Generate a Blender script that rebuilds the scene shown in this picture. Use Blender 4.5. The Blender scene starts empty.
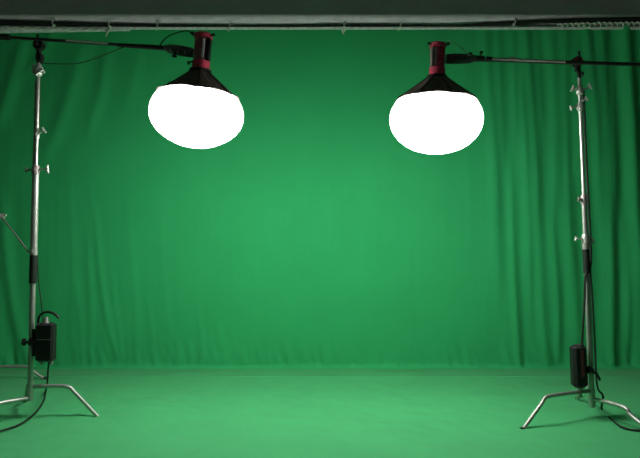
import bpy, math, random
import numpy as np
from mathutils import Vector, Matrix, noise

random.seed(4)
C = bpy.context.scene.collection
PI = math.pi
F = 620.0
CAMH = 1.05
TILT = math.atan(26 / F)
ct, st = math.cos(TILT), math.sin(TILT)


def ray(px, py):
    u = (px - 320) / F
    v = -(py - 229) / F
    return Vector((u, ct - v * st, st + v * ct))


def P(px, py, Y):
    d = ray(px, py)
    return Vector((0, 0, CAMH)) + d * (Y / d.y)


def G(px, py, z=0.0):
    d = ray(px, py)
    return Vector((0, 0, CAMH)) + d * ((z - CAMH) / d.z)


# ---------------------------------------------------------------- materials
def mat(name, col, rough=0.5, metal=0.0, var=0.12, scale=20, bump=0.0, bscale=200, sheen=0.0, spec=0.5, emit=None, stretch=None):
    m = bpy.data.materials.new(name)
    m.use_nodes = True
    nt = m.node_tree
    b = nt.nodes['Principled BSDF']
    b.inputs['Roughness'].default_value = rough
    b.inputs['Metallic'].default_value = metal
    b.inputs['Specular IOR Level'].default_value = spec
    if sheen:
        b.inputs['Sheen Weight'].default_value = sheen
        b.inputs['Sheen Roughness'].default_value = 0.5
    tc = nt.nodes.new('ShaderNodeTexCoord')
    src = tc.outputs['Object']
    if stretch:
        mp = nt.nodes.new('ShaderNodeMapping')
        mp.inputs['Scale'].default_value = stretch
        nt.links.new(src, mp.inputs['Vector'])
        src = mp.outputs['Vector']
    n = nt.nodes.new('ShaderNodeTexNoise')
    n.inputs['Scale'].default_value = scale
    n.inputs['Detail'].default_value = 4
    nt.links.new(src, n.inputs['Vector'])
    r = nt.nodes.new('ShaderNodeValToRGB')
    r.color_ramp.elements[0].position = 0.3
    r.color_ramp.elements[1].position = 0.7
    r.color_ramp.elements[0].color = [c * (1 - var) for c in col] + [1]
    r.color_ramp.elements[1].color = [min(1, c * (1 + var)) for c in col] + [1]
    nt.links.new(n.outputs['Fac'], r.inputs['Fac'])
    nt.links.new(r.outputs['Color'], b.inputs['Base Color'])
    if bump:
        n2 = nt.nodes.new('ShaderNodeTexNoise')
        n2.inputs['Scale'].default_value = bscale
        nt.links.new(src, n2.inputs['Vector'])
        bp = nt.nodes.new('ShaderNodeBump')
        bp.inputs['Strength'].default_value = bump
        bp.inputs['Distance'].default_value = 0.01
        nt.links.new(n2.outputs['Fac'], bp.inputs['Height'])
        nt.links.new(bp.outputs['Normal'], b.inputs['Normal'])
    if emit:
        b.inputs['Emission Color'].default_value = list(emit[0]) + [1]
        b.inputs['Emission Strength'].default_value = emit[1]
    return m


GREEN = (0.025, 0.375, 0.117)
M_cloth = mat('green_muslin', GREEN, 0.8, var=0.04, scale=3, bump=0.15, bscale=90, sheen=0.06, spec=0.2)
M_floorcloth = mat('green_floor_muslin', (0.048, 0.345, 0.118), 0.75, var=0.05, scale=2.5, bump=0.15, bscale=60, sheen=0.08, spec=0.2)
M_steel = mat('chrome_steel', (0.42, 0.43, 0.38), 0.42, 0.7, var=0.08, scale=30)
M_bright = mat('bright_steel', (0.60, 0.61, 0.55), 0.38, 0.6, var=0.06, scale=30)
M_black = mat('black_plastic', (0.010, 0.009, 0.009), 0.5, var=0.3, spec=0.3)
M_blackmetal = mat('black_enamel', (0.012, 0.012, 0.012), 0.35, var=0.2)
M_rubber = mat('black_rubber', (0.014, 0.020, 0.015), 0.7, var=0.2, spec=0.2)
M_skirt = mat('dark_nylon', (0.12, 0.092, 0.078), 0.7, var=0.35, scale=25, spec=0.15, bump=0.3, bscale=30)
M_red = mat('maroon_anodised', (0.60, 0.055, 0.10), 0.4, 0.0, var=0.25, scale=40)
M_darkred = mat('dark_maroon', (0.13, 0.02, 0.03), 0.5, 0.0, var=0.4, scale=60)
M_bracket = mat('worn_dark_grey', (0.07, 0.075, 0.07), 0.5, 0.0, var=0.4, scale=50)
M_trim = mat('pale_trim', (0.75, 0.68, 0.66), 0.5, 0.0, var=0.1, scale=40)
M_grey = mat('grey_aluminium', (0.30, 0.27, 0.25), 0.4, 0.4, var=0.15, scale=30)
M_bar = mat('grey_truss_pipe', (0.80, 0.81, 0.78), 0.9, 0.0, var=0.10, scale=12)
M_rod = mat('pale_rod', (0.62, 0.68, 0.62), 0.5, 0.0, var=0.2, scale=25)
M_cord = mat('pale_cord', (0.62, 0.66, 0.55), 0.8, var=0.15, scale=60)
M_lamp = mat('lit_silk', (0.9, 0.9, 0.9), 0.8, var=0.0, emit=((1.0, 1.0, 0.985), 30.0))
nt = M_lamp.node_tree
_tc = nt.nodes.new('ShaderNodeTexCoord'); _sp = nt.nodes.new('ShaderNodeSeparateXYZ'); _mr = nt.nodes.new('ShaderNodeMapRange'); _cr = nt.nodes.new('ShaderNodeValToRGB'); _mu = nt.nodes.new('ShaderNodeMath')
nt.links.new(_tc.outputs['Object'], _sp.inputs[0]); nt.links.new(_sp.outputs['Z'], _mr.inputs['Value'])
_mr.inputs['From Min'].default_value = -0.22; _mr.inputs['From Max'].default_value = 0.13
nt.links.new(_mr.outputs['Result'], _cr.inputs['Fac'])
_e = _cr.color_ramp.elements
_e[0].position = 0.0; _e[0].color = (.50, .50, .50, 1)
_e[1].position = 0.70; _e[1].color = (.10, .10, .10, 1)
_k = _e.new(0.30); _k.color = (.95, .95, .95, 1)
_k = _e.new(0.50); _k.color = (.90, .90, .90, 1)
_mu.operation = 'MULTIPLY'; _mu.inputs[1].default_value = 50.0
nt.links.new(_cr.outputs['Color'], _mu.inputs[0])
nt.links.new(_mu.outputs[0], nt.nodes['Principled BSDF'].inputs['Emission Strength'])
M_seam = mat('seam_silk', (0.4, 0.4, 0.4), 0.8, var=0.0, emit=((0.93, 0.93, 0.95), 0.93))
M_wall = mat('white_painted_wall', (0.82, 0.82, 0.80), 0.8, var=0.02, scale=2, bump=0.1, bscale=50)
M_side = mat('grey_painted_wall', (0.14, 0.14, 0.14), 0.85, var=0.04, scale=2, bump=0.1, bscale=50)
M_ceil = mat('ceiling_paint', (0.35, 0.35, 0.35), 0.9, var=0.02, scale=2)
M_concrete = mat('concrete_floor', (0.28, 0.28, 0.27), 0.7, var=0.12, scale=4, bump=0.2, bscale=30)


# ---------------------------------------------------------------- mesh builder
class MB:
    def __init__(s, M=None):
        s.v, s.f, s.M = [], [], M or Matrix()

    def addv(s, pts):
        i = len(s.v)
        s.v += [tuple(s.M @ Vector(p)) for p in pts]
        return i

    def box(s, c, size, rot=None, bev=0.0):
        c = Vector(c)
        R = rot or Matrix.Identity(3)
        hx, hy, hz = [k / 2 for k in size]
        b = min(bev, hx * .9, hy * .9, hz * .9)
        if b <= 0:
            pts = [c + R @ Vector((x * hx, y * hy, z * hz)) for x in (-1, 1) for y in (-1, 1) for z in (-1, 1)]
            i = s.addv(pts)
            s.f += [tuple(i + k for k in q) for q in ((0, 1, 3, 2), (4, 6, 7, 5), (0, 4, 5, 1), (2, 3, 7, 6), (0, 2, 6, 4), (1, 5, 7, 3))]
            return s
        # rounded box as stacked octagon rings
        rings = []
        for z, k in ((-hz, b), (-hz + b, 0), (hz - b, 0), (hz, b)):
            X, Yy = hx - k, hy - k
            o = [(-X + b, -Yy), (X - b, -Yy), (X, -Yy + b), (X, Yy - b), (X - b, Yy), (-X + b, Yy), (-X, Yy - b), (-X, -Yy + b)]
            rings.append([c + R @ Vector((x, y, z)) for x, y in o])
        idx = [s.addv(r) for r in rings]
        for a, b2 in zip(idx, idx[1:]):
            for k in range(8):
                k2 = (k + 1) % 8
                s.f.append((a + k, a + k2, b2 + k2, b2 + k))
        s.f.append(tuple(idx[0] + k for k in reversed(range(8))))
        s.f.append(tuple(idx[-1] + k for k in range(8)))
        return s

    def tube(s, path, r, n=12, caps=True):
        path = [Vector(p) for p in path]
        rs = r if isinstance(r, (list, tuple)) else [r] * len(path)
        t0 = (path[1] - path[0]).normalized()
        up = Vector((0, 0, 1)) if abs(t0.z) < .9 else Vector((1, 0, 0))
        a = t0.cross(up).normalized()
        idx = []
        for i, p in enumerate(path):
            if i == 0:
                t = t0
            elif i == len(path) - 1:
                t = (path[i] - path[i - 1]).normalized()
            else:
                t = ((path[i + 1] - p).normalized() + (p - path[i - 1]).normalized())
                t = t.normalized() if t.length > 1e-6 else (path[i + 1] - p).normalized()
            a = (a - t * a.dot(t)).normalized()
            b = t.cross(a)
            idx.append(s.addv([p + (a * math.cos(2 * PI * k / n) + b * math.sin(2 * PI * k / n)) * rs[i] for k in range(n)]))
        for i0, i1 in zip(idx, idx[1:]):
            for k in range(n):
                k2 = (k + 1) % n
                s.f.append((i0 + k, i0 + k2, i1 + k2, i1 + k))
        if caps:
            s.f.append(tuple(idx[0] + k for k in reversed(range(n))))
            s.f.append(tuple(idx[-1] + k for k in range(n)))
        return s

    def lathe(s, prof, n=24, c=(0, 0, 0), lobes=None, caps=True):
        c = Vector(c)
        idx = []
        for r, z in prof:
            idx.append(s.addv([c + Vector((r * (lobes(k / n, r, z) if lobes else 1) * math.cos(2 * PI * k / n),
                                           r * (lobes(k / n, r, z) if lobes else 1) * math.sin(2 * PI * k / n), z)) for k in range(n)]))
        for i0, i1 in zip(idx, idx[1:]):
            for k in range(n):
                k2 = (k + 1) % n
                s.f.append((i0 + k, i0 + k2, i1 + k2, i1 + k))
        if caps:
            s.f.append(tuple(idx[0] + k for k in reversed(range(n))))
            s.f.append(tuple(idx[-1] + k for k in range(n)))
        return s

    def build(s, name, m, parent=None, smooth=True, origin=None, angle=40):
        me = bpy.data.meshes.new(name)
        o = bpy.data.objects.new(name, me)
        C.objects.link(o)
        off = Vector((0, 0, 0))
        if parent:
            p = parent
            while p:
                off += p.location
                p = p.parent
            o.parent = parent
        elif origin is not None:
            off = Vector(origin)
            o.location = off
        me.from_pydata([tuple(Vector(v) - off) for v in s.v], [], s.f)
        me.materials.append(m)
        me.update()
        if smooth:
            me.polygons.foreach_set('use_smooth', [True] * len(me.polygons))
            try:
                me.set_sharp_from_angle(angle=math.radians(angle))
            except Exception:
                pass
        return o


def smooth_path(pts, n=8):
    pts = [Vector(p) for p in pts]
    q = [pts[0]] + pts + [pts[-1]]
    out = []
    for i in range(1, len(q) - 2):
        p0, p1, p2, p3 = q[i - 1:i + 3]
        for k in range(n):
            t = k / n
            out.append(0.5 * ((2 * p1) + (p2 - p0) * t + (2 * p0 - 5 * p1 + 4 * p2 - p3) * t * t + (3 * p1 - p0 - 3 * p2 + p3) * t ** 3))
    out.append(pts[-1])
    return out


def tag(o, label=None, cat=None, group=None, kind=None):
    if label: o['label'] = label
    if cat: o['category'] = cat
    if group: o['group'] = group
    if kind: o['kind'] = kind
    return o


def thing(name, loc, label, cat, group=None):
    o = bpy.data.objects.new(name, None)
    C.objects.link(o)
    o.location = loc
    o.empty_display_size = 0.1
    bpy.context.view_layer.update()
    return tag(o, label, cat, group)


# ---------------------------------------------------------------- room
def slab(name, c, size, m):
    b = MB().box(c, size)
    o = b.build(name, m, smooth=False, origin=c)
    o['kind'] = 'structure'
    return o


XW, YB, YF, ZC = 4.3, 6.2, -2.2, 4.1
slab('floor', (0, (YB + YF) / 2, -0.05), (2 * XW + .2, YB - YF + .2, 0.1), M_concrete)
slab('ceiling', (0, (YB + YF) / 2, ZC + .05), (2 * XW + .2, YB - YF + .2, 0.1), M_ceil)
slab('wall_back', (0, YB + .05, ZC / 2), (2 * XW, .1, ZC), M_wall)
slab('wall_front', (0, YF - .05, ZC / 2), (2 * XW, .1, ZC), M_side)
slab('wall_left', (-XW - .05, (YB + YF) / 2, ZC / 2), (.1, YB - YF, ZC), M_side)
slab('wall_right', (XW + .05, (YB + YF) / 2, ZC / 2), (.1, YB - YF, ZC), M_side)

# ---------------------------------------------------------------- backdrop cloth
YC = 5.76
ZT = P(320, 29, YC).z
SC = F / YC
# folds in the cloth: (px_top, py_top, px_bottom, py_bottom, half width px, depth m, bend px)
folds = [
    (18, 40, -4, 120, 7, .05, 0), (78, 45, 46, 150, 8, .040, 3), (104, 50, 88, 130, 6, .030, 2), (136, 48, 124, 100, 6, .018, 2),
    (50, 30, 20, 75, 7, .035, 0), (2, 215, 24, 350, 6, .045, -3), (-20, 180, 6, 372, 8, .05, -4),
    (96, 225, 120, 366, 3.5, .028, -4), (88, 250, 92, 362, 3.5, .020, 2), (70, 200, 74, 350, 4, .016, 2),
    (130, 240, 138, 362, 4, .013, 2), (112, 280, 124, 362, 3, .014, 0), (78, 290, 86, 368, 4, .022, 0),
    (160, 230, 176, 366, 4, .010, -2), (148, 300, 158, 366, 3, .012, 0), (200, 320, 206, 368, 3, .016, 0), (220, 330, 232, 368, 3, .020, -2),
    (466, 40, 470, 210, 5, .010, 0), (487, 32, 494, 250, 5, .022, 2), (500, 32, 504, 160, 4, .016, 0), (528, 32, 536, 210, 5, .030, 3),
    (553, 32, 556, 200, 5, .028, 2), (567, 32, 574, 330, 5, .026, -2), (590, 32, 600, 220, 6, .045, 3), (606, 32, 609, 366, 6, .050, 3),
    (630, 30, 634, 300, 7, .070, 3), (652, 30, 655, 366, 8, .07, 3), (680, 30, 682, 366, 8, .07, 3), (512, 190, 518, 368, 4, .032, -2), (538, 170, 545, 366, 5, .028, -3),
    (496, 140, 498, 300, 4, .014, 2), (524, 100, 528, 300, 4, .018, 2), (470, 180, 476, 366, 4, .008, 0), (446, 180, 448, 366, 4, .007, 0),
    (552, 230, 556, 366, 4, .022, 2), (586, 180, 583, 366, 5, .026, 2), (624, 230, 622, 366, 5, .035, 2), (-30, 30, -34, 366, 8, .06, 0),
    (420, 210, 424, 366, 3, .006, 0), (410, 240, 412, 366, 3, .006, 0), (616, 60, 617, 200, 4, .03, 0), (578, 60, 580, 180, 4, .02, 0),
    (640, 240, 642, 366, 6, .04, 0), (540, 40, 543, 120, 4, .018, 0), (514, 32, 517, 120, 4, .014, 0),
]
nx, nz = 760, 130
XH = 3.75
xs = np.linspace(-XH, XH, nx)
# arc-length rows: down the wall then out over the floor
rows = []
for i in range(nz):
    z = ZT + .02 - (ZT + .02 - 0.05) * (i / (nz - 1))
    rows.append((YC, z, 1.0))
for k in range(1, 8):
    a = k / 7 * PI / 2
    rows.append((YC - .05 * (1 - math.cos(a)), 0.055 - .05 * math.sin(a), 1 - k / 7 * .8))
for k in range(1, 20):
    rows.append((YC - .05 - k / 19 * .20, 0.004, .1))


def sstep(a, b, x):
    t = np.clip((x - a) / (b - a), 0, 1)
    return t * t * (3 - 2 * t)


pxs = 320 + xs * SC
verts = []
for (Y, z, w) in rows:
    py = 255 - (z - CAMH) * SC
    off = np.zeros(nx)
    for (x1, y1, x2, y2, hw, am, bend) in folds:
        t = (py - y1) / (y2 - y1)
        if t < -0.35 or t > 1.25:
            continue
        tc_ = min(max(t, 0), 1)
        fade = float(sstep(-0.35, 0.15, np.array(t)) * (1 - sstep(0.85, 1.25, np.array(t)))) if y2 < 355 else float(sstep(-0.35, 0.2, np.array(t)))
        if y1 < 36: fade = 1.0 * (1 - float(sstep(0.8, 1.25, np.array(t)))) if y2 < 355 else 1.0
        cx = x1 + (x2 - x1) * t + bend * math.sin(PI * tc_)
        d = (pxs - cx) / hw
        if x1 > 480: am = am * 1.0
        off += fade * am * (0.6 if x1 > 480 else (0.42 if y1 < 100 or x1 < 30 else 0.27)) * (np.exp(-d * d) - 0.35 * np.exp(-((d - 1.9) / 1.3) ** 2))
    # gentle vertical rippling, stronger towards the sides and the hem
    side = 0.18 + np.where(pxs < 300, .35, 1.1) * sstep(100, 320, np.abs(pxs - 300)) + .0
    side_r = sstep(420, 560, pxs)
    hem = float(sstep(330, 368, np.array(py)))
    pz = np.array([noise.noise(Vector((x * 7.0 + 0.35 * noise.noise(Vector((x, z * .7, 9))), z * 0.55, 3.1))) for x in xs])
    pz2 = np.array([noise.noise(Vector((x * 19.0, z * 1.1, 7.7))) for x in xs])
    pz3 = np.array([noise.noise(Vector((x * 16.0 + z * 3, z * 5, 1.7))) for x in xs])
    off += pz * 0.010 * side * (1 + side_r) + pz2 * 0.0032 * side + pz3 * 0.019 * hem
    broad = np.array([noise.noise(Vector((x * 1.1, z * .9, 5.5))) for x in xs])
    off += broad * 0.02
    if w > .5:
        zz = np.full(nx, z)
        yy = Y - off * w
    else:
        pw = np.array([noise.noise(Vector((x * 3.0, Y * 9, 2.2))) for x in xs])
        yy = Y - off * w
        zz = z + .001 + 0.002 * pw
    verts.append(np.stack([xs, yy, zz], 1))
V = np.concatenate(verts)
V[:, 2] = np.maximum(V[:, 2], 0.002)
nr = len(rows)
b = MB()
b.v = [tuple(p) for p in V]
b.f = [(r * nx + c, (r + 1) * nx + c, (r + 1) * nx + c + 1, r * nx + c + 1) for r in range(nr - 1) for c in range(nx - 1)]
cl = b.build('backdrop_curtain', M_cloth, origin=(0, YC, 0), angle=180)
tag(cl, 'wide green fabric backdrop hanging in folds from the grey crossbar', 'backdrop')

# floor cloth
YE = G(320, 380).y
nx2, ny2 = 300, 180
xs2 = np.linspace(-3.7, 3.7, nx2)
b = MB()
YB2 = YC - .09
ys = [YB2 + .004] + list(np.linspace(YB2, YE + .05, 12)) + list(np.linspace(YE + .04, YE - .06, 16)) + list(np.linspace(YE - .08, 1.9, ny2 - 29))
for j, y in enumerate(ys):
    for x in xs2:
        wl = math.exp(-((x + 1.55) / .5) ** 2 - ((y - 4.3) / .5) ** 2)
        h = 0.013 + .004 * noise.noise(Vector((x * 2.2, y * 2.8, 1))) + (.0035 + .016 * wl) * noise.noise(Vector((x * 9 + y * 3, y * 9, 4)))
        h += .004 * noise.noise(Vector((x * 1.3 + 5, y * 6, 8)))
        edge = -.012 * math.exp(-((y - YE) / .014) ** 2)
        if y > YE: edge += .016 * (1 - (y - YE) / (YB2 - YE))
        else: edge += .016 * math.exp(-((y - YE) / .12) ** 2)
        if y > YE: edge += .004 * noise.noise(Vector((x * 4, y * 12, 6)))
        if j == 0:
            h, edge = 0.006, 0
        b.v.append((x, y + .012 * noise.noise(Vector((x * 1.2, 0, 3))), h + edge))
b.f = [(r * nx2 + c, (r + 1) * nx2 + c, (r + 1) * nx2 + c + 1, r * nx2 + c + 1) for r in range(ny2 - 1) for c in range(nx2 - 1)]
fc = b.build('floor_cloth', M_floorcloth, origin=(0, YE, 0), angle=180)
tag(fc, 'green cloth spread flat over the floor in front of the backdrop', 'floor cloth')

# ---------------------------------------------------------------- crossbar, rod, cable, ties
YP = YC - .02
bar_c = P(320, 20.0, YP + .06)
rr = .052
th = thing('crossbar', (0, YP + .06, bar_c.z), 'thick grey overhead pipe spanning the studio above the backdrop', 'crossbar')
MB().tube([(-4.28, YP + .06, bar_c.z), (4.28, YP + .06, bar_c.z)], rr, 24).build('pipe', M_bar, th)
for x in (-1.35, 1.45):
    c = MB()
    c.tube([(x - .04, YP + .06, bar_c.z), (x + .04, YP + .06, bar_c.z)], rr + .004, 24)
    c.build('coupling_sleeve', M_bar, th)
for x in (-3.4, 3.4):
    MB().tube([(x, YP + .06, bar_c.z + .05), (x, YP + .06, ZC - .001)], .008, 8).build('hanger_rod', M_steel, th)
rz = P(320, 28.6, YP).z
rod = MB().tube([(-3.8, YC - .03, rz), (3.8, YC - .03, rz)], .014, 12).build('curtain_rod', M_rod, origin=(0, YC, rz))
tag(rod, 'thin pale rod carrying the top hem of the green backdrop', 'rod')

YCB = YP - .012
cab = [(-60, 21), (0, 22.5), (60, 24), (130, 26), (200, 26.5), (300, 27), (330, 26), (400, 26), (460, 25.5), (520, 22.5), (580, 20.5), (640, 19.5), (700, 19)]
path = smooth_path([P(x, y, YCB) for x, y in cab], 8)
rad = []
for p in path:
    px = 320 + p.x / YCB * F
    e = float(sstep(120, 330, np.array(abs(px - 320.0))))
    rad.append(.0115 + .013 * e)
o = MB().tube(path, rad, 10).build('overhead_cable', M_rubber, origin=path[len(path) // 2])
tag(o, 'long black cable run along the overhead grey pipe', 'cable')


def cab_y(px):
    for (x0, y0), (x1, y1) in zip(cab, cab[1:]):
        if x0 <= px <= x1:
            return y0 + (y1 - y0) * (px - x0) / (x1 - x0)


ties = [(54, 0, 'pale cord tied round the overhead pipe above the left stand'),
        (110, 11, 'pale cord knotted with a hanging tail left of the left lantern'),
        (158, 0, 'small pale cord round the pipe just left of the left lamp'),
        (230, 0, 'pale cord round the pipe just right of the left lamp'),
        (344, 8, 'pale cord with a short tail near the middle of the pipe'),
        (400, 0, 'pale cord round the pipe just left of the right lamp'),
        (514, 0, 'pale cord round the pipe between right lamp and right stand')]
for px, tail, lab in ties:
    cy = cab_y(px)
    c0 = P(px, (cy + 20) / 2, YP)
    t = thing('cord_tie', c0, lab, 'cord tie', 'cord ties along the overhead pipe')
    ring = []
    for k in range(25):
        a = 2 * PI * k / 24
        cc = P(px, cy, YCB)
        ring.append(Vector((cc.x + .008 * math.sin(a * 2) + .012 * math.sin(a), cc.y - .006 + .030 * math.cos(a), cc.z + .038 * math.sin(a))))
    MB().tube(ring, .0065, 6).build('loop', M_cord, t)
    k0 = P(px, cy + 1.5, YCB - .045)
    MB().lathe([(.004, -.012), (.013, -.006), (.013, .006), (.004, .012)], 10, k0).build('knot', M_cord, t)
    if tail:
        MB().tube(smooth_path([k0, k0 + Vector((.01, 0, -.03)), P(px - 2, cy + tail * .6, YCB - .05), P(px - 4 + (4 if px > 300 else 0), cy + tail, YCB - .05)], 5), .006, 6).build('tail', M_cord, t)


def lashing(x0, x1, dy, turns, lab, r0):
    pts = []
    n = turns * 10
    for k in range(n + 1):
        px = x0 + (x1 - x0) * k / n
        a = 2 * PI * turns * k / n
        c = P(px, cab_y(px) + dy + .8 * noise.noise(Vector((px * .2, 0, 0))), YCB - .030)
        pts.append(c + Vector((0, r0 * math.cos(a), r0 * math.sin(a))))
    o = MB().tube(pts, .007, 6).build('lashing_cord', M_cord, origin=pts[0])
    tag(o, lab, 'cord')


wp = []
wr = []
for k in range(60):
    px = -60 + 190 * k / 59
    wp.append(P(px, 31.2 - 1.6 * k / 59, YCB + .002))
    wr.append((.031 - .017 * k / 59) * (1 + .18 * noise.noise(Vector((k * .6, 1, 2)))))
o = MB().tube(wp, wr, 12).build('rolled_sheet', M_rod, origin=wp[0])
tag(o, 'pale rolled sheeting bundled along the left end of the overhead rod', 'rolled sheet')
lashing(-30, 108, 4.6, 13, 'pale cord lashed in a spiral along the left end of the pipe', .012)
lashing(558, 680, 4.2, 22, 'pale cord lashed in a spiral along the right end of the pipe', .016)

# ---------------------------------------------------------------- light stands
YS = 3.97


def leg_path(c, ang, R, h, flat):
    d = Vector((math.cos(ang), math.sin(ang), 0))
    pr = [(.018, h), (flat * .5, h + .004), (flat - .03, h + .002), (flat + .012, h - .010), (flat + .035, h - .035), (R - .012, .026), (R, .014)]
    out = []
    for i in range(len(pr)):
        out.append(c + d * pr[i][0] + Vector((0, 0, pr[i][1])))
    return smooth_path(out[:2], 2)[:-1] + smooth_path(out[1:], 5)


def knob(parent, at, direction, L=.05, m=None, wing=.03, name='clamp_knob'):
    at, d = Vector(at), Vector(direction).normalized()
    b = MB()
    b.tube([at, at + d * L], .006, 8)
    side = d.cross(Vector((0, 1, 0))).normalized()
    e = at + d * L
    b.tube([e - side * wing * .9 + d * .006, e - side * wing * .4, e, e + side * wing * .4, e + side * wing * .9 + d * .006], [.007, .008, .011, .008, .007], 8)
    return b.build(name, m or M_bright, parent)


def collar(parent, p, axis, r=.024, h=.035, m=None, name='collar'):
    a = Vector(axis).normalized()
    b = MB()
    b.tube([p - a * h, p - a * h * .95, p + a * h * .7, p + a * h], [r * .8, r, r, r * .75], 16)
    b.tube([p + Vector((0, -r * .9, 0)), p + Vector((0, -r * 1.35, 0))], .010, 8)
    return b.build(name, m or M_steel, parent)


def grip_head(parent, p, m, r=.03, handle=(0.6, 0, .7), name='grip_head'):
    b = MB()
    for dy in (-.020, 0.004, .016):
        b.tube([p + Vector((0, dy, 0)), p + Vector((0, dy + .009, 0))], r, 20)
    b.tube([p + Vector((0, -.045, 0)), p + Vector((0, .045, 0))], .010, 10)
    b.tube([p + Vector((0, .0, -r)), p + Vector((0, .0, -r - .03))], .016, 12)
    o = b.build(name, m, parent)
    d = Vector(handle).normalized()
    q = p + Vector((0, -.045, 0))
    MB().tube([q - d * .012, q + d * .03, q + d * .055], [.009, .006, .010], 8).build('grip_handle', m, o)
    return o


def stand(base, top, lab, legs, zmap):
    t = thing('light_stand', base, lab, 'light stand', 'chrome light stands')
    for ang, R, h, flat in legs:
        p = leg_path(base, math.radians(ang), R, h, flat)
        lg = MB().tube(p, .0125, 12).build('leg', M_steel, t)
        e = p[-1]
        MB().tube([e + Vector((0, 0, -.008)), e + (p[-2] - e).normalized() * .03], [.014, .0145], 10).build('rubber_foot', M_rubber, lg)
    return t


def at_y(base, top, py, Y=YS):
    # point of the column seen at picture row py
    best = None
    for k in range(401):
        q = base.lerp(top, k / 400)
        v = 229 - F * ((q.z - CAMH) * ct - q.y * st) / (q.y * ct + (q.z - CAMH) * st)
        if best is None or abs(v - py) < best[0]:
            best = (abs(v - py), q)
    return best[1]


# --- left stand
baseL = G(29.5, 419)
YSL = baseL.y
topL = P(38.5, 62, YSL)
axL = (topL - baseL).normalized()
sL = stand(baseL, topL, 'tall chrome light stand at the left with black sleeve on its column',
           [(2, .43, .205, .245), (236, .50, .135, .30), (118, .48, .165, .28)], None)
A = lambda py: at_y(baseL, topL, py)
MB().tube([baseL + axL * .12, baseL + axL * .225], .022, 16).build('leg_hub', M_steel, sL)
MB().tube([baseL + axL * .115, A(283)], .0175, 16).build('lower_column', M_steel, sL)
MB().tube([A(283), A(255)], .0235, 16).build('grip_sleeve', M_rubber, sL)
MB().tube([A(256), A(170)], [.0225, .0205], 16).build('middle_column', M_steel, sL)
MB().tube([A(171), A(66)], .0125, 14).build('riser', M_steel, sL)
cable_side = [A(y) + Vector((-.021 + .0 * y, .012, 0)) for y in (250, 200, 172, 140, 110, 80)]
MB().tube(cable_side, .006, 8).build('safety_rod', M_steel, sL)
collar(sL, A(252), axL, .025, .02)
collar(sL, A(170), axL, .025, .03, M_grey)
collar(sL, A(134), axL, .019, .03)
knob(sL, A(170) + Vector((.02, -.01, 0)), (1, 0, .08), .06, None, .032)
knob(sL, A(170) + Vector((-.02, -.01, 0)), (-1, 0, 0), .035, M_grey, .016)
knob(sL, A(135) + Vector((.012, -.01, 0)), (.9, 0, .65), .045, None, .022)
b = MB()
tp = A(70)
b.lathe([(.012, -.045), (.024, -.035), (.030, -.01), (.026, .02), (.014, .035), (.012, .05)], 16, tp)
b.tube([tp + Vector((-.03, -.01, .03)), tp + Vector((-.028, -.02, -.02)), tp + Vector((0, -.03, -.04)), tp + Vector((.03, -.02, -.01))], .007, 8)
b.build('top_socket', M_bright, sL)
knob(sL, A(73) + Vector((.02, -.01, 0)), (.8, -.2, .5), .02, None, .016)
MB().tube([A(66), P(38, 50, YSL)], .011, 12).build('top_pin', M_black, sL)
gpL = P(39, 45, YSL)
grip_head(sL, gpL, M_blackmetal, .033, (.2, 0, 1))
b = MB()
b.box(P(40, 58, YSL - .01), (.045, .05, .06), bev=.01)
b.build('grip_mount', M_black, sL)

# --- right stand
baseR = G(592.5, 419)
YSR = baseR.y
topR = P(578.5, 60, YSR)
sR = stand(baseR, topR, 'tall chrome light stand at the right with clustered clamps near its top',
           [(206, .58, .180, .40), (292, .46, .130, .26), (78, .48, .175, .28)], None)
axR = (topR - baseR).normalized()
B = lambda py: at_y(baseR, topR, py)
MB().tube([baseR + axR * .085, baseR + axR * .20], .022, 16).build('leg_hub', M_steel, sR)
MB().tube([baseR + axR * .075, B(273)], .0175, 16).build('lower_column', M_steel, sR)
MB().tube([B(273), B(249)], .0215, 16).build('grip_sleeve', M_rubber, sR)
MB().tube([B(250), B(200)], .0155, 16).build('middle_column', M_steel, sR)
MB().tube([B(201), B(78)], .0115, 14).build('riser', M_bright, sR)
collar(sR, B(242), axR, .024, .05)
collar(sR, B(200), axR, .020, .035, M_grey)
knob(sR, B(239) + Vector((-.02, -.01, 0)), (-1, 0, .05), .045, M_bright, .016)
knob(sR, B(242) + Vector((.02, -.01, 0)), (1, 0, .3), .022, M_grey, .016)
knob(sR, B(200) + Vector((-.016, -.01, 0)), (-1, 0, .1), .02, M_grey, .014)
for py in (91, 107):
    q = B(py)
    b = MB()
    b.lathe([(.012, -.03), (.022, -.022), (.024, .0), (.020, .02), (.012, .03)], 14, q)
    b.build('clamp_body', M_bright, sR)
knob(sR, B(91) + Vector((.015, -.01, 0)), (1, 0, .55), .055, None, .022)
knob(sR, B(91) + Vector((-.015, -.01, 0)), (-1, 0, .35), .035, None, .022)
knob(sR, B(107) + Vector((-.015, -.01, 0)), (-1, 0, -.25), .05, None, .018)
knob(sR, B(101) + Vector((.010, -.01, 0)), (.9, 0, .5), .03, None, .015)
MB().tube([B(84), B(60)], .011, 12).build('top_pin', M_black, sR)
gpR = P(577, 62, YSR)
gh = grip_head(sR, gpR, M_blackmetal, .034, (-.1, 0, 1))
MB().tube([gpR + Vector((0, -.034, 0)), gpR + Vector((0, -.024, 0))], .026, 16).build('red_washer', M_red, gh)
knob(sR, P(578, 73, YSR - .01), (.7, 0, -.2), .03, M_black, .014)

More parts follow.
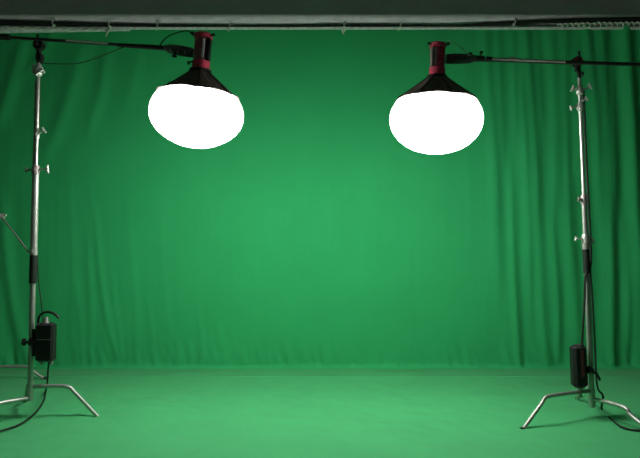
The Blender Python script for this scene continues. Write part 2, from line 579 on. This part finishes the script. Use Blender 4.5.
# --- third stand, mostly outside at the left
foot3 = G(46, 382)
base3 = foot3 + Vector((-.50, -.02, 0))
base3.z = 0
top3 = base3 + Vector((0, 0, 1.75))
s3 = stand(base3, top3, 'chrome light stand at the left edge with only a leg reaching in', [(2, .50, .125, .36), (122, .48, .15, .28), (242, .5, .10, .3)], None)
MB().tube([base3 + Vector((0, 0, .06)), base3 + Vector((0, 0, .17))], .022, 14).build('leg_hub', M_steel, s3)
MB().tube([base3 + Vector((0, 0, .06)), base3 + Vector((0, 0, .95))], .0175, 14).build('lower_column', M_steel, s3)
MB().tube([base3 + Vector((0, 0, .95)), base3 + Vector((0, 0, 1.42))], .0130, 14).build('riser', M_steel, s3)
collar(s3, base3 + Vector((0, 0, .95)), (0, 0, 1), .024, .03)
knob(s3, base3 + Vector((.02, 0, .95)), (1, 0, .1), .05)
# brace rod reaching from the third stand to the collar of the left stand
e0 = P(-6, 213, 4.9)
e1 = A(253) + Vector((-.024, -.012, 0))
gp3 = base3 + Vector((0, 0, (e0.z + .05)))
grip_head(s3, base3 + Vector((0, -.02, 1.42)), M_steel, .028, (.5, 0, .8))
tb = thing('brace_rod', e1, 'thin chrome rod slanting from the left edge down to the left stand', 'rod')
h3 = base3 + Vector((0, -.035, 1.42))
dd = (e1 - P(1, 216, 4.6)).normalized()
MB().tube([h3, P(1, 216, 4.6), e1], .0062, 10).build('rod_body', M_steel, tb)
q = P(2, 217, 4.58)
b = MB()
b.tube([q + Vector((-.035, 0, .01)), q + Vector((.015, 0, -.005))], .018, 12)
b.tube([q + Vector((-.02, 0, .02)), q + Vector((.035, -.01, .012))], .008, 8)
b.tube([q + Vector((-.01, 0, -.0)), q + Vector((-.03, -.01, -.05))], .008, 8)
b.build('rod_clamp', M_bright, tb)

# ---------------------------------------------------------------- boom arms
YA = YSL - .05
aL = thing('boom_arm', P(39, 40, YA), 'black arm holding the left lantern, running in from the left edge', 'boom arm', 'boom arms of the lanterns')
MB().tube([P(-70, 32, YA), P(160, 47.5, YA)], .0105, 12).build('arm_tube', M_blackmetal, aL)
b = MB()
b.tube([P(118, 45, YA), P(150, 47, YA), P(164, 48, YA)], [.013, .016, .015], 12)
b.build('end_socket', M_black, aL)
b = MB(); b.tube([P(-14, 35.8, YA), P(10, 37.4, YA)], .020, 12); b.build('tail_grip', M_rubber, aL)
MB().tube([P(66, 40.1, YA - .010), P(108, 43.2, YA - .010)], .0065, 8).build('bare_section', M_steel, aL)

YAR = YSR - .05
aR = thing('boom_arm', P(577, 62, YAR), 'arm holding the right lantern, running out past the right edge', 'boom arm', 'boom arms of the lanterns')
MB().tube([P(486, 58.6, YAR), P(573, 62, YAR)], .0085, 12).build('arm_tube', M_grey, aR)
MB().tube([P(565, 62.2, YAR), P(710, 66.5, YAR)], .0125, 12).build('rear_tube', M_blackmetal, aR)
MB().tube([P(484, 60.4, YAR + .012), P(570, 63.6, YAR + .012)], .007, 8).build('arm_cable', M_rubber, aR)
b = MB()
b.tube([P(476, 58.5, YAR), P(484, 58.7, YAR)], .020, 12)
b.tube([P(486, 58.6, YAR), P(492, 58.8, YAR)], .013, 12)
b.build('end_socket', M_black, aR)
knob(aR, P(481, 57, YAR), (0, -.3, 1), .03, M_blackmetal, .010)
o = MB().tube([P(510, 58.7, YAR), P(515, 58.9, YAR)], .012, 12).build('joint_collar', M_grey, aR)


# ---------------------------------------------------------------- lanterns
def lantern(cpx, cpy, Y, tilt, side, lab, headlen, red_side, hs):
    c = P(cpx, cpy, Y)
    t = thing('lantern_light', c, lab, 'studio light', 'lit lantern lights')
    M = Matrix.Translation(c) @ Matrix.Rotation(math.radians(tilt), 4, 'Y') @ Matrix.Rotation(math.radians(11), 4, 'Z')
    a, bb = .300, .220
    zr = .115
    rim = a * math.sqrt(1 - (zr / bb) ** 2)
    nl = 8
    lob = lambda u, r, z: 1 - .014 * (1 - abs(math.cos(u * PI * nl))) - .0
    prof = [(.02, -bb)]
    for k in range(1, 19):
        ph = -PI / 2 + (PI / 2 + math.asin(zr / bb)) * k / 18
        prof.append((a * math.cos(ph) * (1 + .0), bb * math.sin(ph)))
    MB(M).lathe(prof, 64, lobes=lob).build('lantern_shade', M_lamp, t, angle=180)
    # seams of the silk ball
    for k in range(nl):
        th_ = 2 * PI * k / nl
        pts = []
        for r, z in prof[2:]:
            pts.append(Vector(((r + .0005) * math.cos(th_), (r + .0005) * math.sin(th_), z)))
        MB(M).tube(pts, .0028, 6).build('seam', M_seam, t)
    # dark skirt with scalloped lower hem
    zn = .275
    sk = MB(M)
    n = 96
    prev = None
    for i in range(15):
        f = i / 14
        ring = []
        for k in range(n):
            u = 2 * PI * k / n
            sc = abs(math.cos(u * nl / 2))           # 1 on the ribs
            r = .055 + (rim + .008 - .055) * f
            z = zn + (zr - zn) * f
            sag = math.sin(PI * f) * .010 * (1 - sc) + .004 * noise.noise(Vector((math.cos(u) * 5, math.sin(u) * 5, f * 6 + cpx)))
            z -= sag
            if i == 14:
                z += .010 * (1 - sc) - .006
                r += .002
            if i == 13:
                z -= .002
            ring.append((r * math.cos(u), r * math.sin(u), z))
        j = sk.addv(ring)
        if prev is not None:
            for k in range(n):
                k2 = (k + 1) % n
                sk.f.append((prev + k, prev + k2, j + k2, j + k))
        prev = j
    sko = sk.build('light_skirt', M_skirt, t, angle=35)
    for k in range(nl):
        u = 2 * PI * k / nl
        d = Vector((math.cos(u), math.sin(u), 0))
        MB(M).tube([d * .055 + Vector((0, 0, zn + .003)), d * ((.055 + rim) * .5) + Vector((0, 0, zn + (zr - zn) * .5 + .004)), d * (rim + .008) + Vector((0, 0, zr + .003))], .0045, 6).build('rib', M_black, sko)
    # lamp head
    Mh = Matrix.Translation(c) @ Matrix.Rotation(math.radians(tilt), 4, 'Y') @ Matrix.Diagonal((hs, hs, 1, 1))
    z0 = zn - .005
    z1 = z0 + headlen
    L = headlen
    ring = MB(Mh)
    ring.lathe([(.045, z0 - .01), (.060, z0 - .004), (.060, z0 + .012), (.048, z0 + .018)], 24)
    ring.build('speed_ring', M_black, t)
    hd = MB(Mh).lathe([(.040, z0 + .015), (.047, z0 + .02), (.047, z0 + L * .28), (.041, z0 + L * .30)], 24).build('mount_collar', M_red, t)
    body = MB(Mh)
    body.lathe([(.041, z0 + L * .28), (.041, z0 + L * .86)], 24)
    bo = body.build('lamp_head', M_grey if red_side < 0 else M_red, t)
    fin = MB(Mh)
    for k in range(9):
        z = z0 + L * (.34 + .055 * k)
        fin.lathe([(.036, z), (.0445, z), (.0445, z + .004), (.036, z + .004)], 24)
    fin.build('cooling_fins', M_red, bo)
    pn = MB(Mh)
    pn.box((.036 if red_side < 0 else -.034, -.018, z0 + L * .56), (.024 if red_side < 0 else .018, .05, L * .58), bev=.005)
    pn.build('side_panel', M_black if red_side < 0 else M_grey, bo)
    hl = MB(Mh)
    hl.box((.012 if red_side < 0 else -.016, -.043, z0 + L * .56), (.014, .008, L * .5), bev=.003)
    hl.build('trim_strip', M_trim if red_side < 0 else M_grey, bo)
    cp = MB(Mh)
    cp.lathe([(.041, z0 + L * .84), (.049, z0 + L * .86), (.049, z0 + L * .97), (.040, z0 + L)], 24)
    cp.build('top_cap', M_red, bo)
    for sx in (-1, 1):
        kb = MB(Mh)
        kb.tube([(sx * .042, -.02, z0 + L * .93), (sx * .062, -.02, z0 + L * .97)], [.007, .011], 8)
        kb.build('adjust_knob', M_black, bo)
    return t, Mh, z0, L


YL = YSL - .05
lL, MhL, z0L, LL = lantern(196.8, 113.5, YL, 4.5, -1, 'glowing lantern light hanging at the left, its dark skirt tilted', .255, -1, 1.22)
lR, MhR, z0R, LR = lantern(436, 119.5, YL, 1.8, 1, 'glowing lantern light at the right on an upright maroon lamp head', .230, 1, 1.10)
# yokes
b = MB()
pa, pb = P(163, 47.5, YL), P(193, 53, YL)
b.tube([pa, pa.lerp(pb, .25), pa.lerp(pb, .7), pb], [.014, .030, .034, .030], 10)
b.build('yoke_bracket', M_bracket, lL, angle=30)
for x in (170, 177, 184):
    MB().tube([P(x, 47.5, YL - .022), P(x + 1, 53, YL - .030)], .006, 8).build('ratchet_bolt', M_grey, lL)
knob(lL, P(175, 52, YL - .02), (-.1, -.3, -1), .03, M_black, .016, 'tilt_knob')
knob(lL, P(193, 61, YL - .02), (-.9, -.1, -.4), .03, M_black, .010, 'tilt_knob')
b = MB()
pa, pb = P(446, 59.0, YL), P(476, 58.5, YL)
b.tube([pa, pa.lerp(pb, .3), pa.lerp(pb, .8), pb], [.030, .034, .030, .018], 10)
b.build('yoke_bracket', M_bracket, lR, angle=30)
knob(lR, P(470, 57, YL), (.1, -.1, 1), .022, M_black, .010, 'tilt_knob')
for y in (44, 52, 61, 68):
    MB().box(P(438.8, y, YL - .046), (.030, .012, .020), bev=.004).build('maroon_clip', M_red, lR)


# lamp power leads
def cable(pts, r, lab, m=M_rubber, name='power_cable', n=8):
    p = smooth_path(pts, n)
    o = MB().tube(p, r, 8).build(name, m, origin=p[0])
    return tag(o, lab, 'cable')


cable([P(193, 36, YL), P(188, 31, YL), P(176, 33, YL), P(166, 38, YL), P(160, 45, YL)], .004, 'thin black lead looping from the top of the left lamp')
cable([P(40, 63, YSL - .03), P(62, 64, YSL - .05), P(80, 63, YSL - .05), P(96, 58, YSL - .05), P(124, 47, YSL - .05)], .0032, 'thin dark lead sagging below the left boom arm')
cable([P(447, 40, YL), P(458, 45, YL), P(470, 56, YL - .03)], .0022, 'fine wire from the top of the right lamp to its arm', M_cord)
# wires down the columns
cable([P(40, 66, YSL + .03), P(39.5, 120, YSL + .03), P(36, 180, YSL + .03), P(37, 240, YSL + .03), P(38.5, 280, YSL + .03), P(41, 300, YSL + .02), P(43, 322, YSL + .01)], .0035,
      'dark lead running down beside the left stand to its black box')
cable([P(583.5, 90, YSR + .02), P(586, 150, YSR + .025), P(589, 210, YSR + .028), P(591, 262, YSR + .028), P(585.5, 276, YSR - .02), P(584.5, 300, YSR - .022), P(582, 345, YSR - .022)], .0075,
      'thick black lead running down the right stand to its black box')
cable([P(589.5, 262, YSR + .026), P(592.5, 300, YSR + .026), P(595, 345, YSR + .026), P(597, 385, YSR + .026), P(603, 396, YSR - .02), G(602, 410, .012), G(612, 420, .018), G(624, 428, .018), G(645, 431, .018), G(690, 433, .018), G(820, 440, .018)], .0065,
      'black lead dropping behind the right stand and out along the floor')
cable([P(49, 362, YSL - .02), P(48, 370, YSL), P(47.5, 380, YSL + .1), G(46, 390, .028), G(44, 400, .028), G(36, 412, .026), G(22, 423, .025), G(4, 430, .025), G(-40, 441, .025), G(-160, 448, .025), G(-300, 440, .025)], .006,
      'dark lead from the left black box curving over the green floor')

# ---------------------------------------------------------------- ballast boxes
bx = thing('power_box', P(46, 361, YSL - .02), 'black power box with a curved carry handle clamped to the left stand', 'power box', 'black power boxes on the stands')
c = P(46, 342, YSL - .02)
MB().box(c, (.112, .075, .245), bev=.012).build('box_body', M_black, bx)
MB().box(c + Vector((0, -.038, .02)), (.085, .004, .004)).build('face_groove', M_grey, bx)
MB().tube(smooth_path([P(38, 324, YSL - .02), P(39.5, 316, YSL - .02), P(46, 312, YSL - .02), P(54, 313.5, YSL - .02), P(59, 318, YSL - .02)], 6), [.008] * 24 + [.008], 10).build('carry_handle', M_black, bx)
b = MB()
b.tube([P(46, 324, YSL - .02), P(46.5, 317, YSL - .02)], [.024, .014], 10)
b.build('top_socket', M_steel, bx)
b = MB()
b.box(P(34.5, 342, YSL - .03), (.07, .05, .05), bev=.01)
b.tube([P(34, 329, YSL - .02), P(34, 356, YSL - .02)], .012, 8)
b.build('clamp', M_black, bx)
b = MB()
b.tube([P(30, 342, YSL - .05), P(22, 342, YSL - .05)], .010, 10)
b.tube([P(25, 342, YSL - .05), P(23, 342, YSL - .05)], .024, 12)
b.build('clamp_knob', M_black, bx)
for x in (41.5, 51.5):
    MB().tube([P(x, 360, YSL - .02), P(x, 364.5, YSL - .02)], .010, 8).build('bottom_connector', M_grey, bx)

bx = thing('power_box', P(578.5, 388, YSR - .04), 'narrow black power box without handle clamped low on the right stand', 'power box', 'black power boxes on the stands')
c = P(578.6, 366, YSR - .04)
R = Matrix.Rotation(math.radians(-1.5), 3, 'Y')
MB().box(c, (.090, .085, .27), R, bev=.018).build('box_body', M_black, bx)
MB().box(c + Vector((.008, -.043, .02)), (.018, .004, .17), R).build('maroon_strip', M_darkred, bx)
b = MB()
b.tube([P(580, 350, YSR - .05), P(581, 344, YSR - .05)], [.030, .018], 10)
b.build('top_socket', M_black, bx)
b = MB()
b.box(P(588, 370, YSR - .045), (.05, .03, .045), bev=.008)
b.tube([P(589, 370, YSR - .07), P(593, 371, YSR - .07)], .018, 12)
b.build('clamp', M_black, bx)
b = MB()
b.tube([P(592, 371, YSR - .07), P(597, 374, YSR - .07), P(600, 380, YSR - .07)], [.010, .008, .009], 8)
b.build('clamp_lever', M_black, bx)
b = MB()
b.tube([P(579.5, 387, YSR - .05), P(580, 394, YSR - .05)], [.018, .012], 8)
b.tube([P(580, 393, YSR - .05), P(582, 398, YSR - .05)], [.009, .007], 8)
b.build('bottom_connector', M_grey, bx)

# ---------------------------------------------------------------- camera, world
w = bpy.data.worlds.new('World')
bpy.context.scene.world = w
w.use_nodes = True
w.node_tree.nodes['Background'].inputs['Color'].default_value = (.02, .02, .02, 1)
w.node_tree.nodes['Background'].inputs['Strength'].default_value = 0.2
cd = bpy.data.cameras.new('camera')
cam = bpy.data.objects.new('camera', cd)
C.objects.link(cam)
cam.location = (0, 0, CAMH)
cam.rotation_euler = (PI / 2 + TILT, 0, 0)
cd.sensor_width = 36
cd.lens = 36 * F / 640
cd.clip_start = .05
bpy.context.scene.camera = cam
sc = bpy.context.scene
sc.view_settings.view_transform = 'Standard'
sc.view_settings.look = 'None'
sc.view_settings.gamma = 1
sc.view_settings.use_curve_mapping = False
sc.view_settings.exposure = 0.06
sc.cycles.use_denoising = True
sc.cycles.max_bounces = 8
sc.cycles.diffuse_bounces = 5
